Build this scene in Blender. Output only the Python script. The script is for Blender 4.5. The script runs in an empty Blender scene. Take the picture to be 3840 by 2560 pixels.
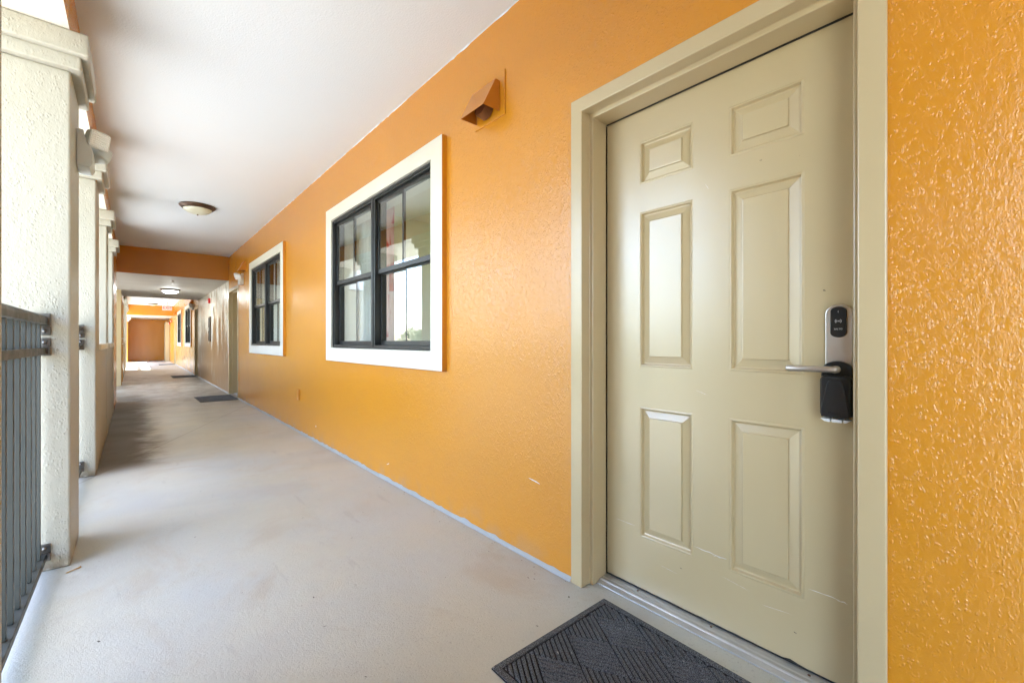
import bpy, bmesh, math, random
from mathutils import Vector, Matrix
R = math.radians
random.seed(7)
SC = bpy.context.scene
COL = SC.collection

# ------------------------------------------------------------------ camera
TH = math.atan(869 / 980)                 # view turned right of the walkway axis
EYE = 1.05
cam_d = bpy.data.cameras.new('camera'); cam = bpy.data.objects.new('camera', cam_d); COL.objects.link(cam)
cam_d.sensor_width = 36; cam_d.lens = 15.0
cam_d.clip_start = 0.02; cam_d.clip_end = 500
cam.location = (0, 0, EYE); cam.rotation_euler = (R(90), 0, -TH)
SC.camera = cam

# ------------------------------------------------------------------ world, sun, exposure
SUN_EL, SUN_AZ = R(66), R(-84)            # azimuth clockwise from +Y: the sun stands on the open side
w = bpy.data.worlds.new('World'); SC.world = w; w.use_nodes = True
nt = w.node_tree; bg = nt.nodes['Background']
sky = nt.nodes.new('ShaderNodeTexSky'); sky.sky_type = 'NISHITA'; sky.sun_disc = False
sky.sun_elevation = SUN_EL; sky.sun_rotation = SUN_AZ; sky.air_density = 1.0; sky.dust_density = 1.0; sky.ozone_density = 1.0
nt.links.new(sky.outputs[0], bg.inputs[0]); bg.inputs[1].default_value = 0.15
sun_d = bpy.data.lights.new('sun', 'SUN'); sun = bpy.data.objects.new('sun', sun_d); COL.objects.link(sun)
sun_d.energy = 3.0; sun_d.angle = R(0.5); sun_d.color = (1.0, 0.95, 0.87)
sd = Vector((math.sin(SUN_AZ) * math.cos(SUN_EL), math.cos(SUN_AZ) * math.cos(SUN_EL), math.sin(SUN_EL)))
sun.rotation_euler = sd.to_track_quat('Z', 'Y').to_euler(); sun.location = (-20, 5, 40)
SC.view_settings.view_transform = 'Standard'; SC.view_settings.look = 'None'
SC.view_settings.gamma = 1.0; SC.view_settings.exposure = 3.70
SC.render.engine = 'CYCLES'
cy = SC.cycles
cy.use_denoising = True
try: cy.denoiser = 'OPENIMAGEDENOISE'
except Exception: pass
cy.max_bounces = 9; cy.diffuse_bounces = 5; cy.glossy_bounces = 3; cy.transparent_max_bounces = 16; cy.transmission_bounces = 6
cy.sample_clamp_indirect = 8.0; cy.caustics_reflective = False; cy.caustics_refractive = False
cy.use_adaptive_sampling = True; cy.adaptive_threshold = 0.02

# ------------------------------------------------------------------ material helpers
class NT:
    def __init__(s, name):
        s.m = bpy.data.materials.new(name); s.m.use_nodes = True
        s.t = s.m.node_tree; s.b = s.t.nodes['Principled BSDF']; s.out = s.t.nodes['Material Output']
        s._pos = None
    def n(s, typ, **kw):
        nd = s.t.nodes.new(typ)
        for k, v in kw.items(): setattr(nd, k, v)
        return nd
    def L(s, a, b): s.t.links.new(a, b)
    def val(s, sock, v):
        if hasattr(v, 'links'): s.L(v, sock)
        else: sock.default_value = v
    @property
    def pos(s):
        if s._pos is None: s._pos = s.n('ShaderNodeNewGeometry').outputs['Position']
        return s._pos
    def mapped(s, scale=(1, 1, 1), rot=(0, 0, 0), vec=None):
        m = s.n('ShaderNodeMapping'); s.L(vec if vec is not None else s.pos, m.inputs[0])
        m.inputs['Scale'].default_value = scale; m.inputs['Rotation'].default_value = rot
        return m.outputs[0]
    def noise(s, scale, detail=2, rough=.5, dist=0, vec=None):
        nd = s.n('ShaderNodeTexNoise'); s.L(vec if vec is not None else s.pos, nd.inputs['Vector'])
        nd.inputs['Scale'].default_value = scale; nd.inputs['Detail'].default_value = detail
        nd.inputs['Roughness'].default_value = rough; nd.inputs['Distortion'].default_value = dist
        return nd.outputs[0]
    def ramp(s, f, a, b, va=0., vb=1., smooth=True):
        nd = s.n('ShaderNodeMapRange'); nd.interpolation_type = 'SMOOTHSTEP' if smooth else 'LINEAR'
        s.L(f, nd.inputs[0])
        for i, v in zip((1, 2, 3, 4), (a, b, va, vb)): nd.inputs[i].default_value = v
        return nd.outputs[0]
    def math(s, op, a, b=0.0, c=None):
        nd = s.n('ShaderNodeMath', operation=op); s.val(nd.inputs[0], a); s.val(nd.inputs[1], b)
        if c is not None: s.val(nd.inputs[2], c)
        return nd.outputs[0]
    def mix(s, f, a, b):
        nd = s.n('ShaderNodeMix', data_type='RGBA'); s.val(nd.inputs[0], f)
        for i, v in ((6, a), (7, b)):
            if hasattr(v, 'links'): s.L(v, nd.inputs[i])
            else: nd.inputs[i].default_value = (*v, 1)
        return nd.outputs[2]
    def bump(s, h, dist, strength=1.0, prev=None):
        nd = s.n('ShaderNodeBump'); s.L(h, nd.inputs['Height']); nd.inputs['Distance'].default_value = dist
        nd.inputs['Strength'].default_value = strength
        if prev is not None: s.L(prev, nd.inputs['Normal'])
        return nd.outputs[0]
    def sep(s):
        nd = s.n('ShaderNodeSeparateXYZ'); s.L(s.pos, nd.inputs[0]); return nd.outputs
    def fin(s, color, rough=.5, normal=None, metal=0., spec=.5, coat=None):
        b = s.b
        if hasattr(color, 'links'): s.L(color, b.inputs['Base Color'])
        else: b.inputs['Base Color'].default_value = (*color, 1)
        s.val(b.inputs['Roughness'], rough); b.inputs['Metallic'].default_value = metal
        b.inputs['Specular IOR Level'].default_value = spec
        if normal is not None: s.L(normal, b.inputs['Normal'])
        if coat: b.inputs['Coat Weight'].default_value = coat[0]; b.inputs['Coat Roughness'].default_value = coat[1]
        return s.m

def stucco_nodes(t, big=56., dist=.0021, fine=260., stretch=.62):
    """skip-trowel relief: torn plateaus, worm-like ridges and a fine sand grain"""
    v = t.mapped((1, 1, stretch))
    a = t.noise(big, 5.0, .66, 0., v)
    pl = t.ramp(a, .36, .66)
    bl = t.n('ShaderNodeTexVoronoi', feature='F1'); bl.inputs['Scale'].default_value = big * 2.3;
    wv = t.n('ShaderNodeVectorMath', operation='ADD'); t.L(v, wv.inputs[0])
    wn = t.n('ShaderNodeTexNoise'); t.L(v, wn.inputs['Vector']); wn.inputs['Scale'].default_value = big * .8
    ws_ = t.n('ShaderNodeVectorMath', operation='SCALE'); t.L(wn.outputs['Color'], ws_.inputs[0]); ws_.inputs['Scale'].default_value = .014
    t.L(ws_.outputs[0], wv.inputs[1]); t.L(wv.outputs[0], bl.inputs['Vector'])
    p2 = t.math('MULTIPLY', t.ramp(bl.outputs['Distance'], .10, .50, 1., 0.), t.ramp(t.noise(big * .6, 3, .6), .36, .60))
    st = t.noise(1., 3, .6, 0, t.mapped((90, 90, 22)))
    area = t.ramp(t.noise(2.6, 2), .30, .70, .70, 1.0)
    h = t.math('ADD', t.math('MULTIPLY', pl, .32), t.math('MULTIPLY', p2, .50))
    h = t.math('ADD', t.math('MULTIPLY', h, area), t.math('MULTIPLY', st, .25))
    h = t.math('ADD', h, t.math('MULTIPLY', t.noise(fine, 2), .05))
    return t.bump(h, dist), pl

def simple(name, col, rough=.5, metal=0., spec=.5, grain=0., gs=300., coat=None, var=0.06):
    t = NT(name)
    c = t.mix(t.noise(9., 3), tuple(x * (1 - var) for x in col), tuple(min(1, x * (1 + var)) for x in col))
    nrm = t.bump(t.noise(gs, 2), grain) if grain else None
    r = t.ramp(t.noise(23., 3), .3, .7, rough * .88, min(1, rough * 1.12))
    return t.fin(c, r, nrm, metal, spec, coat)

M = {}
# orange gloss stucco
t = NT('stucco_orange'); nrm, pl = stucco_nodes(t)
c = t.mix(t.noise(1.7, 4), (.605, .240, .011), (.625, .252, .013))
z = t.sep()[2]
dirt = t.math('MULTIPLY', t.ramp(z, .02, .16, .4, 0.), t.ramp(t.noise(7., 4), .4, .7))
c = t.mix(dirt, c, (.42, .25, .12))
M['orange'] = t.fin(c, t.ramp(t.noise(3.0, 3), .3, .7, .22, .26), nrm, 0, .9)
# stained wall in the covered stretch, with white glare painted in
t = NT('stucco_worn_painted_glare'); nrm, pl = stucco_nodes(t, 40., .0035)
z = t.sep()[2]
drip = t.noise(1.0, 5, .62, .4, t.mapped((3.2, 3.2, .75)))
f = t.math('ADD', drip, t.ramp(z, .2, 1.7, -.24, .08, False))  # pale tone standing for glare grows towards the top
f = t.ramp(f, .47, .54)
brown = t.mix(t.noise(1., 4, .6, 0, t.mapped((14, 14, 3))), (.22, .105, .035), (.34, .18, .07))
pale = t.mix(t.noise(6., 4, .6), (.70, .64, .56), (.86, .83, .79))  # glare on the wall, painted as a pale colour
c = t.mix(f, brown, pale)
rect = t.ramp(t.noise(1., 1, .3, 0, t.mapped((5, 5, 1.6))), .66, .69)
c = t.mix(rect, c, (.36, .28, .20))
M['patchy'] = t.fin(c, t.ramp(f, 0, 1, .42, .24), nrm, 0, .6)
# cream stucco (columns, trim)
t = NT('stucco_cream'); nrm, pl = stucco_nodes(t, 34., .0026, 220., .7)
z = t.sep()[2]
c = t.mix(t.noise(2.3, 4), (.38, .357, .29), (.43, .41, .345))
top_blotch = t.math('MULTIPLY', t.ramp(t.noise(5., 6, .7, 1.2), .60, .70), t.ramp(z, 2.25, 2.6))  # dark blotches, stronger towards the top
c = t.mix(top_blotch, c, (.07, .06, .05))
base = t.math('MULTIPLY', t.ramp(z, .0, .07, 1., 0.), t.ramp(t.noise(16., 3), .38, .55))
c = t.mix(base, c, (.16, .12, .085))
M['cream'] = t.fin(c, .45, nrm, 0, .4)
t = NT('smooth_cream'); c = t.mix(t.noise(3., 4), (.67, .625, .53), (.73, .69, .60))
nrm = t.bump(t.math('ADD', t.math('MULTIPLY', t.noise(240., 3), .6), t.math('MULTIPLY', t.noise(30., 3), 1.)), .0016)
M['trim'] = t.fin(c, .38, nrm)
# ceiling
t = NT('ceiling_paint'); sx = t.sep()
c = t.mix(t.noise(1.2, 3), (.70, .745, .775), (.74, .785, .81))
spk = t.ramp(t.noise(120., 2), .68, .74)
c = t.mix(t.math('MULTIPLY', spk, .22), c, (.50, .47, .43))
M['ceiling'] = t.fin(c, .62, t.bump(t.noise(110., 4, .65), .0022), 0, .35)
t = NT('ceiling_shade_toned'); sx = t.sep()
c = t.mix(t.noise(1., 4, .6, 0, t.mapped((.6, 5, 1))), (.44, .40, .35), (.64, .61, .57))  # same ceiling paint, with the weaker light painted in as darker tones
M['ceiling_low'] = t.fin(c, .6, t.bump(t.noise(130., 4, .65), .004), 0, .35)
# floor
t = NT('painted_concrete'); sx, sy, sz = t.sep()[0:3]
c = t.mix(t.ramp(t.noise(1.3, 4, .55), .35, .68), (.50, .495, .43), (.46, .485, .475))
c = t.mix(t.math('MULTIPLY', t.ramp(t.noise(.8, 5, .6, .6), .45, .68), .6), c, (.40, .40, .395))
c = t.mix(t.math('MULTIPLY', t.ramp(t.noise(2.1, 5, .65, .8, t.mapped((1, .7, 1), (0, 0, .5))), .52, .70), .45), c, (.40, .34, .26))
speck = t.ramp(t.noise(55., 3, .6), .64, .72)
c = t.mix(t.math('MULTIPLY', speck, .35), c, (.30, .27, .23))
fs = t.ramp(t.noise(95., 4, .7), .58, .66)
c = t.mix(t.math('MULTIPLY', t.math('MULTIPLY', fs, t.ramp(t.noise(2.2, 3), .35, .6)), .6), c, (.27, .25, .22))
streak = t.ramp(t.noise(1., 4, .6, .3, t.mapped((9, 1.6, 1), (0, 0, .3))), .63, .69)
c = t.mix(t.math('MULTIPLY', streak, .20), c, (.24, .23, .23))
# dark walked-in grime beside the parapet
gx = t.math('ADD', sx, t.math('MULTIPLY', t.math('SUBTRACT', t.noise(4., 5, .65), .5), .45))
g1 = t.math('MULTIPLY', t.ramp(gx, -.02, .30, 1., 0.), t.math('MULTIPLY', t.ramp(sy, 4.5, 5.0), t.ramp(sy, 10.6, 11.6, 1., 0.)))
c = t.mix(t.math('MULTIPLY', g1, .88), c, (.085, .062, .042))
# worn stretch under the dropped ceiling
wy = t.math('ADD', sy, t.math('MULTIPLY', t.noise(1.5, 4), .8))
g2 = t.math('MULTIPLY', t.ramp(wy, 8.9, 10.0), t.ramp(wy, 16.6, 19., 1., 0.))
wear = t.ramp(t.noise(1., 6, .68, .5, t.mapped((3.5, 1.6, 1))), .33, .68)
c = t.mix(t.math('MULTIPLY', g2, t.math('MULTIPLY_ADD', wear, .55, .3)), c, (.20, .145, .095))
# hairline joint running slantwise
jl = t.math('ADD', t.math('MULTIPLY', t.math('ADD', sx, .22), .908), t.math('MULTIPLY', t.math('SUBTRACT', sy, 4.66), -.419))
jl = t.ramp(t.math('ABSOLUTE', t.math('ADD', jl, t.math('MULTIPLY', t.math('SUBTRACT', t.noise(9., 3), .5), .01))), .0016, .0042, 1., 0.)
jl = t.math('MULTIPLY', jl, t.ramp(sy, 9.0, 9.4, 1., 0.))
c = t.mix(t.math('MULTIPLY', jl, .8), c, (.10, .08, .06))
h = t.math('ADD', t.math('MULTIPLY', t.noise(120., 4, .65), .7), t.math('MULTIPLY', t.noise(14., 3), .8))
h = t.math('SUBTRACT', h, t.math('MULTIPLY', jl, 1.5))
h = t.math('ADD', h, t.math('MULTIPLY', t.noise(300., 2), .4))
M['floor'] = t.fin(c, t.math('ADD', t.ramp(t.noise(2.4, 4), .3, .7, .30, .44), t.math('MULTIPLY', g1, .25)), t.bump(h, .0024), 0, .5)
# sage paint
t = NT('sage_gloss_paint'); nrm = t.bump(t.math('ADD', t.noise(900., 2), t.math('MULTIPLY', t.noise(60., 2), .3)), .0002)
c = t.mix(t.noise(2.5, 4), (.53, .420, .245), (.555, .44, .26))
dk = t.math('MULTIPLY', t.ramp(t.noise(75., 2), .80, .82), .5)
c = t.mix(dk, c, (.12, .10, .06))
M['sage'] = t.fin(c, t.ramp(t.noise(4., 4, .6), .3, .7, .20, .26), nrm, 0, 1.0)
M['black_alu'] = simple('bronze_black_aluminium', (.016, .016, .016), .35, 0, .6, .0002)
M['rail'] = simple('grey_rail_paint', (.042, .046, .042), .42, 0, .5, .0003)
M['steel'] = simple('brushed_steel', (.64, .61, .57), .34, 1.0, .5, .00008, 600)
M['steel_dark'] = simple('dark_steel', (.18, .17, .16), .38, 1.0)
M['blk'] = simple('black_plastic', (.012, .012, .013), .33, 0, .5, .0001)
M['rubber'] = simple('black_rubber', (.012, .011, .010), .6)
M['whitep'] = simple('white_plastic', (.78, .78, .76), .35)
M['greyp'] = simple('pale_grey_plastic', (.58, .61, .60), .4)
M['ivory'] = simple('ivory_sign', (.72, .68, .58), .45)
M['red'] = simple('red_enamel', (.45, .015, .012), .3)
M['redink'] = simple('red_lettering', (.62, .03, .02), .5)
M['ink'] = simple('pale_print', (.75, .75, .75), .5)
M['emboss'] = simple('embossed_black', (.03, .03, .032), .25)
M['bronze'] = simple('oil_bronze', (.085, .045, .022), .38, .4)
M['alu'] = simple('weathered_aluminium', (.55, .57, .60), .38, .75, .5, .0006, 180, None, .15)
M['rust'] = simple('rusty_screw', (.12, .05, .025), .6, .5)
M['grit'] = simple('dark_grit', (.09, .08, .07), .8)
M['wood'] = simple('pale_wood', (.45, .28, .10), .55)
M['room'] = simple('room_plaster', (.66, .60, .51), .7, 0, .3, .001)
M['cove'] = simple('grey_white_floor_paint', (.33, .335, .335), .45, 0, .5, .003, 60)
M['lens'] = simple('clear_prism_lens', (.88, .90, .90), .12, 0, .8)
t = NT('lamp_alabaster'); c = t.mix(t.noise(14., 4), (.62, .62, .46), (.72, .72, .58))
M['bowl'] = t.fin(c, .3)
t = NT('lamp_alabaster_lit'); t.fin((.8, .85, .82), .3)
t.b.inputs['Emission Color'].default_value = (.93, 1., .98, 1); t.b.inputs['Emission Strength'].default_value = 7.0
M['bowl_lit'] = t.m
t = NT('bounce_paving_concrete'); M['paving'] = t.fin(t.mix(t.noise(.8, 5), (.36, .36, .345), (.43, .43, .415)), .8, t.bump(t.noise(60., 3), .004))
t = NT('lawn'); M['lawn'] = t.fin(t.mix(t.noise(1.3, 5), (.06, .10, .025), (.12, .16, .05)), .85, t.bump(t.noise(40., 4), .03))
t = NT('bark'); M['bark'] = t.fin(t.mix(t.noise(9., 4), (.09, .065, .045), (.16, .12, .09)), .85, t.bump(t.noise(20., 4), .02))
t = NT('foliage'); M['leaf'] = t.fin(t.mix(t.noise(.9, 4), (.045, .085, .018), (.10, .16, .04)), .5)
# mat
t = NT('ribbed_charcoal_carpet')
n1 = t.noise(380., 2, .6); n2 = t.noise(120., 3, .6)
c = t.mix(t.ramp(n1, .40, .66), (.035, .039, .046), (.20, .21, .235))
c = t.mix(t.ramp(t.noise(26., 2), .72, .75), c, (.30, .30, .30))
M['mat'] = t.fin(c, .9, t.bump(t.math('ADD', n1, t.math('MULTIPLY', n2, .8)), .0016), 0, .2)
M['mat_base'] = simple('charcoal_mat_groove', (.024, .026, .031), .95, 0, .1, .001, 200)
# curtains
def cloth(t, col, f):
    m = t.fin(col, .8); tl = t.n('ShaderNodeBsdfTranslucent'); mx = t.n('ShaderNodeMixShader'); mx.inputs[0].default_value = f
    if hasattr(col, 'links'): t.L(col, tl.inputs[0])
    else: tl.inputs[0].default_value = (*col, 1)
    t.L(t.b.outputs[0], mx.inputs[1]); t.L(tl.outputs[0], mx.inputs[2]); t.L(mx.outputs[0], t.out.inputs[0]); return m
t = NT('sheer_curtain'); M['sheer'] = cloth(t, (.86, .86, .86), .5)
t = NT('red_oval_curtain')
v = t.mapped((1, 11.5, 5.2))
ws = t.n('ShaderNodeTexVoronoi', feature='DISTANCE_TO_EDGE'); t.L(v, ws.inputs[0]); ws.inputs['Scale'].default_value = 1.0; ws.inputs['Randomness'].default_value = .25
ln = t.ramp(ws.outputs[0], .06, .11, 1., 0.)
M['redcurtain'] = cloth(t, t.mix(ln, (.50, .012, .014), (.65, .42, .38)), .4)
# glass: thin pane, clear with a mirror reflection that grows at grazing angles
t = NT('window_glass')
geo = t.n('ShaderNodeNewGeometry'); dt = t.n('ShaderNodeVectorMath', operation='DOT_PRODUCT'); t.L(geo.outputs['Incoming'], dt.inputs[0]); t.L(geo.outputs['Normal'], dt.inputs[1])
sch = t.math('POWER', t.math('SUBTRACT', 1.0, t.math('ABSOLUTE', dt.outputs['Value'])), 5.0)
gl = t.n('ShaderNodeBsdfGlossy'); gl.inputs['Roughness'].default_value = .015; gl.inputs[0].default_value = (.95, .97, .97, 1)
tr = t.n('ShaderNodeBsdfTransparent'); tr.inputs[0].default_value = (.93, .95, .94, 1)
mx = t.n('ShaderNodeMixShader'); t.L(t.math('MULTIPLY_ADD', sch, .90, .10), mx.inputs[0]); t.L(tr.outputs[0], mx.inputs[1]); t.L(gl.outputs[0], mx.inputs[2])
t.t.nodes.remove(t.b); t.L(mx.outputs[0], t.out.inputs[0]); M['glass'] = t.m

# ------------------------------------------------------------------ mesh helpers
def box(bm, x0, x1, y0, y1, z0, z1):
    v = [bm.verts.new((x, y, z)) for x in (x0, x1) for y in (y0, y1) for z in (z0, z1)]
    for f in ((0, 1, 3, 2), (4, 6, 7, 5), (0, 4, 5, 1), (2, 3, 7, 6), (0, 2, 6, 4), (1, 5, 7, 3)):
        bm.faces.new([v[i] for i in f])
    return v
def prism(bm, pts, axis, a, b):
    """extrude a closed polygon (2D) along axis from a to b"""
    def P(p, h):
        if axis == 'x': return (h, p[0], p[1])
        if axis == 'y': return (p[0], h, p[1])
        return (p[0], p[1], h)
    va = [bm.verts.new(P(p, a)) for p in pts]; vb = [bm.verts.new(P(p, b)) for p in pts]
    n = len(pts)
    bm.faces.new(va); bm.faces.new(vb[::-1])
    for i in range(n): bm.faces.new((va[i], vb[i], vb[(i + 1) % n], va[(i + 1) % n]))
def lathe(bm, prof, seg=24, mat4=None, cap=True):
    rings = []
    for (r, h) in prof:
        if r < 1e-6: rings.append([bm.verts.new((0, 0, h))])
        else: rings.append([bm.verts.new((r * math.cos(2 * math.pi * k / seg), r * math.sin(2 * math.pi * k / seg), h)) for k in range(seg)])
    for a, b in zip(rings[:-1], rings[1:]):
        for k in range(seg):
            k2 = (k + 1) % seg
            if len(a) == 1 and len(b) == 1: continue
            if len(a) == 1: bm.faces.new((a[0], b[k], b[k2]))
            elif len(b) == 1: bm.faces.new((a[k], a[k2], b[0]))
            else: bm.faces.new((a[k], a[k2], b[k2], b[k]))
    if cap:
        for rg in (rings[0], rings[-1]):
            if len(rg) > 1:
                try: bm.faces.new(rg)
                except ValueError: pass
    if mat4 is not None:
        vs = [v for rg in rings for v in rg]
        bmesh.ops.transform(bm, matrix=mat4, verts=vs)
def link(name, me, mat, parent=None, loc=None, smooth=False, bevel=0., seg=2):
    o = bpy.data.objects.new(name, me); COL.objects.link(o)
    if mat is not None and not me.materials:
        for m in (mat if isinstance(mat, (list, tuple)) else [mat]): me.materials.append(m)
    if parent is not None: o.parent = parent
    if loc is not None: o.location = loc
    if smooth:
        for p in me.polygons: p.use_smooth = True
    if bevel:
        md = o.modifiers.new('bevel', 'BEVEL'); md.width = bevel; md.segments = seg; md.limit_method = 'ANGLE'; md.angle_limit = R(40)
        md.harden_normals = False
    return o
def obj(name, bm, mat, parent=None, loc=None, smooth=False, bevel=0., seg=2):
    bmesh.ops.recalc_face_normals(bm, faces=bm.faces)
    me = bpy.data.meshes.new(name); bm.to_mesh(me); bm.free()
    return link(name, me, mat, parent, loc, smooth, bevel, seg)
def bxo(name, dims, mat, parent=None, bevel=0., loc=None, seg=2):
    bm = bmesh.new(); box(bm, *dims); return obj(name, bm, mat, parent, loc, False, bevel, seg)
def tag(o, label, cat, group=None):
    o['label'] = label; o['category'] = cat; o['kind'] = 'thing'
    if group: o['group'] = group
    return o
def thing(name, label, cat, loc=(0, 0, 0), rz=0, group=None):
    o = bpy.data.objects.new(name, None); COL.objects.link(o); o.empty_display_size = .1
    o.location = loc; o.rotation_euler = (0, 0, rz)
    return tag(o, label, cat, group)
def struct(o): o['kind'] = 'structure'; return o
def dup(root, loc, rz=None, label=None, group=None, name=None):
    def cp(o, par):
        c = o.copy(); COL.objects.link(c)
        if par is not None: c.parent = par; c.matrix_parent_inverse = o.matrix_parent_inverse.copy()
        for ch in list(o.children): cp(ch, c)
        return c
    r = cp(root, None); r.location = loc
    if rz is not None: r.rotation_euler = (0, 0, rz)
    if label: r['label'] = label
    if group: r['group'] = group
    return r
def text_mesh(s, size, extrude=.0006, spacing=1.0):
    cu = bpy.data.curves.new('lettering', 'FONT'); cu.body = s; cu.size = size; cu.extrude = extrude
    cu.align_x = 'CENTER'; cu.align_y = 'CENTER'; cu.space_character = spacing
    o = bpy.data.objects.new('lettering_tmp', cu); COL.objects.link(o)
    bpy.context.view_layer.update()
    me = bpy.data.meshes.new_from_object(o.evaluated_get(bpy.context.evaluated_depsgraph_get()))
    bpy.data.objects.remove(o); bpy.data.curves.remove(cu)
    return me

# ------------------------------------------------------------------ the place: measures in metres
W = 1.433          # orange wall plane
LX = -.2205        # inner face of the columns
CH = 2.747         # ceiling
LOW = 2.268        # dropped ceiling
HB = 2.48          # underside of the header over the columns
Y0, Y1 = -4.0, 31.0
WB = W + .20
DOOR_W, DOOR_H = 1.044, 2.09
WIN_W = 2.09; WZ0, WZ1 = .867, 2.31

# ---- floor, ceilings, ground
def plane(name, x0, x1, y0, y1, z, mat, down=False):
    bm = bmesh.new(); v = [bm.verts.new(p) for p in ((x0, y0, z), (x1, y0, z), (x1, y1, z), (x0, y1, z))]
    bm.faces.new(v); me = bpy.data.meshes.new(name)
    if down: bmesh.ops.reverse_faces(bm, faces=bm.faces)
    bm.to_mesh(me); bm.free(); return link(name, me, mat)
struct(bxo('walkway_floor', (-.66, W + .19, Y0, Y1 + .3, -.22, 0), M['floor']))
struct(bxo('ceiling', (-.62, 5.2, Y0, Y1 + .3, CH, CH + .3), M['ceiling']))
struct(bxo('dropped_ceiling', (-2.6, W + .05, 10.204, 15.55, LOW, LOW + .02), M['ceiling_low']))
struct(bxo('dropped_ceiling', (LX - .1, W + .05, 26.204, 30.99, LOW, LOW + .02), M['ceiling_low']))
struct(bxo('dropped_ceiling', (LX + .002, W + .05, Y0, -1.004, LOW, LOW + .02), M['ceiling']))
struct(plane('lawn', -250, 250, -250, 250, -3.2, M['lawn']))
struct(bxo('bounce_paving', (-19, -.70, -40, 70, -3.3, -3.15), M['paving']))  # unseen paving, added this wide to bounce neutral light onto the ceiling

# ---- beams over the walkway
def beam(y0, y1, label):
    o = bxo('beam', (LX - .04, W - .002, y0, y1, LOW + .003, CH - .002), M['orange']); tag(o, label, 'beam')
beam(10.2, 10.36, 'orange stucco beam across the walkway above the first dark doormat down the wall')
beam(15.40, 15.56, 'orange beam face closing the far side of the shade-toned dropped ceiling')
beam(26.2, 26.36, 'orange stucco beam behind the hanging red-lettered exit sign')
beam(-1.16, -1.0, 'orange stucco beam across the walkway behind the nearest sage door')

# ---- walls with openings
def wall_mesh(y0, y1, z0, z1, holes, xf, xb):
    ys = sorted({y0, y1, *[h[0] for h in holes], *[h[1] for h in holes]})
    zs = sorted({z0, z1, *[h[2] for h in holes], *[h[3] for h in holes]})
    def solid(i, j):
        if i < 0 or j < 0 or i >= len(ys) - 1 or j >= len(zs) - 1: return False
        cy_, cz_ = (ys[i] + ys[i + 1]) / 2, (zs[j] + zs[j + 1]) / 2
        return not any(h[0] < cy_ < h[1] and h[2] < cz_ < h[3] for h in holes)
    bm = bmesh.new(); cache = {}
    def V(x, y, z):
        k = (x, round(y, 5), round(z, 5))
        if k not in cache: cache[k] = bm.verts.new(k)
        return cache[k]
    for i in range(len(ys) - 1):
        for j in range(len(zs) - 1):
            if not solid(i, j): continue
            a, b, c_, d = ys[i], ys[i + 1], zs[j], zs[j + 1]
            bm.faces.new((V(xf, a, c_), V(xf, a, d), V(xf, b, d), V(xf, b, c_)))
            bm.faces.new((V(xb, a, c_), V(xb, b, c_), V(xb, b, d), V(xb, a, d)))
            for (ni, nj, p, q) in ((i - 1, j, (a, c_), (a, d)), (i + 1, j, (b, c_), (b, d)), (i, j - 1, (a, c_), (b, c_)), (i, j + 1, (a, d), (b, d))):
                if not solid(ni, nj):
                    bm.faces.new((V(xf, *p), V(xf, *q), V(xb, *q), V(xb, *p)))
    return bm
def strip(name, parent, segs, mat, top=False):
    """floor paint lapped up the foot of the wall (or ceiling paint lapped down), with an uneven edge"""
    bm = bmesh.new()
    for (a, b) in segs:
        n = max(2, int((b - a) / .035)); rows = []
        for k in range(n + 1):
            y = a + (b - a) * k / n; j = random.random()
            if top: rows.append([bm.verts.new((W - .0015, y, CH - .004 - .007 * j * j)), bm.verts.new((W - .006, y, CH - .002))])
            else: rows.append([bm.verts.new((W - .0115 - .003 * j, y, .0025)), bm.verts.new((W - .0085, y, .011)), bm.verts.new((W - .0015, y, .021 + .011 * j * j))])
        for p, q in zip(rows[:-1], rows[1:]):
            for i in range(len(p) - 1): bm.faces.new((p[i], q[i], q[i + 1], p[i + 1]))
    return obj(name, bm, mat, parent)

DOORS = [.178, 9.166, 15.62, 24.55]
WINS = [2.219, 5.91, 17.55, 21.25]
def dh(y): return (y + .012, y + DOOR_W - .012, -.22, DOOR_H - .012)
def wh(y): return (y + .132, y + WIN_W - .132, .985, 2.20)
wa = obj('stucco_wall', wall_mesh(Y0, 10.21, -.22, CH - .001, [dh(DOORS[0]), wh(WINS[0]), wh(WINS[1]), dh(DOORS[1])], W, WB), M['orange'])
tag(wa, 'glossy orange stucco wall round the nearest sage door and the first two cream-trimmed windows', 'wall')
wb = obj('stucco_wall', wall_mesh(10.212, 15.618, -.22, CH - .001, [], W, WB), M['patchy'])
tag(wb, 'stained brown and painted-glare white weathered stucco wall under the dropped ceiling between two doors', 'wall')
wc = obj('stucco_wall', wall_mesh(15.62, Y1 + .3, -.22, CH - .001, [dh(DOORS[2]), wh(WINS[2]), wh(WINS[3]), dh(DOORS[3])], W, WB), M['orange'])
tag(wc, 'sunlit orange stucco wall beyond the weathered stretch, with two far windows', 'wall')
strip('floor_paint_edge', wa, [(Y0, .178), (1.222, 9.166)], M['cove'])
strip('ceiling_paint_edge', wa, [(-.38, 10.19)], M['ceiling'], True)
strip('floor_paint_edge', wb, [(10.22, 15.61)], M['cove'])
strip('floor_paint_edge', wc, [(16.67, 24.55)], M['cove'])
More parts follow.
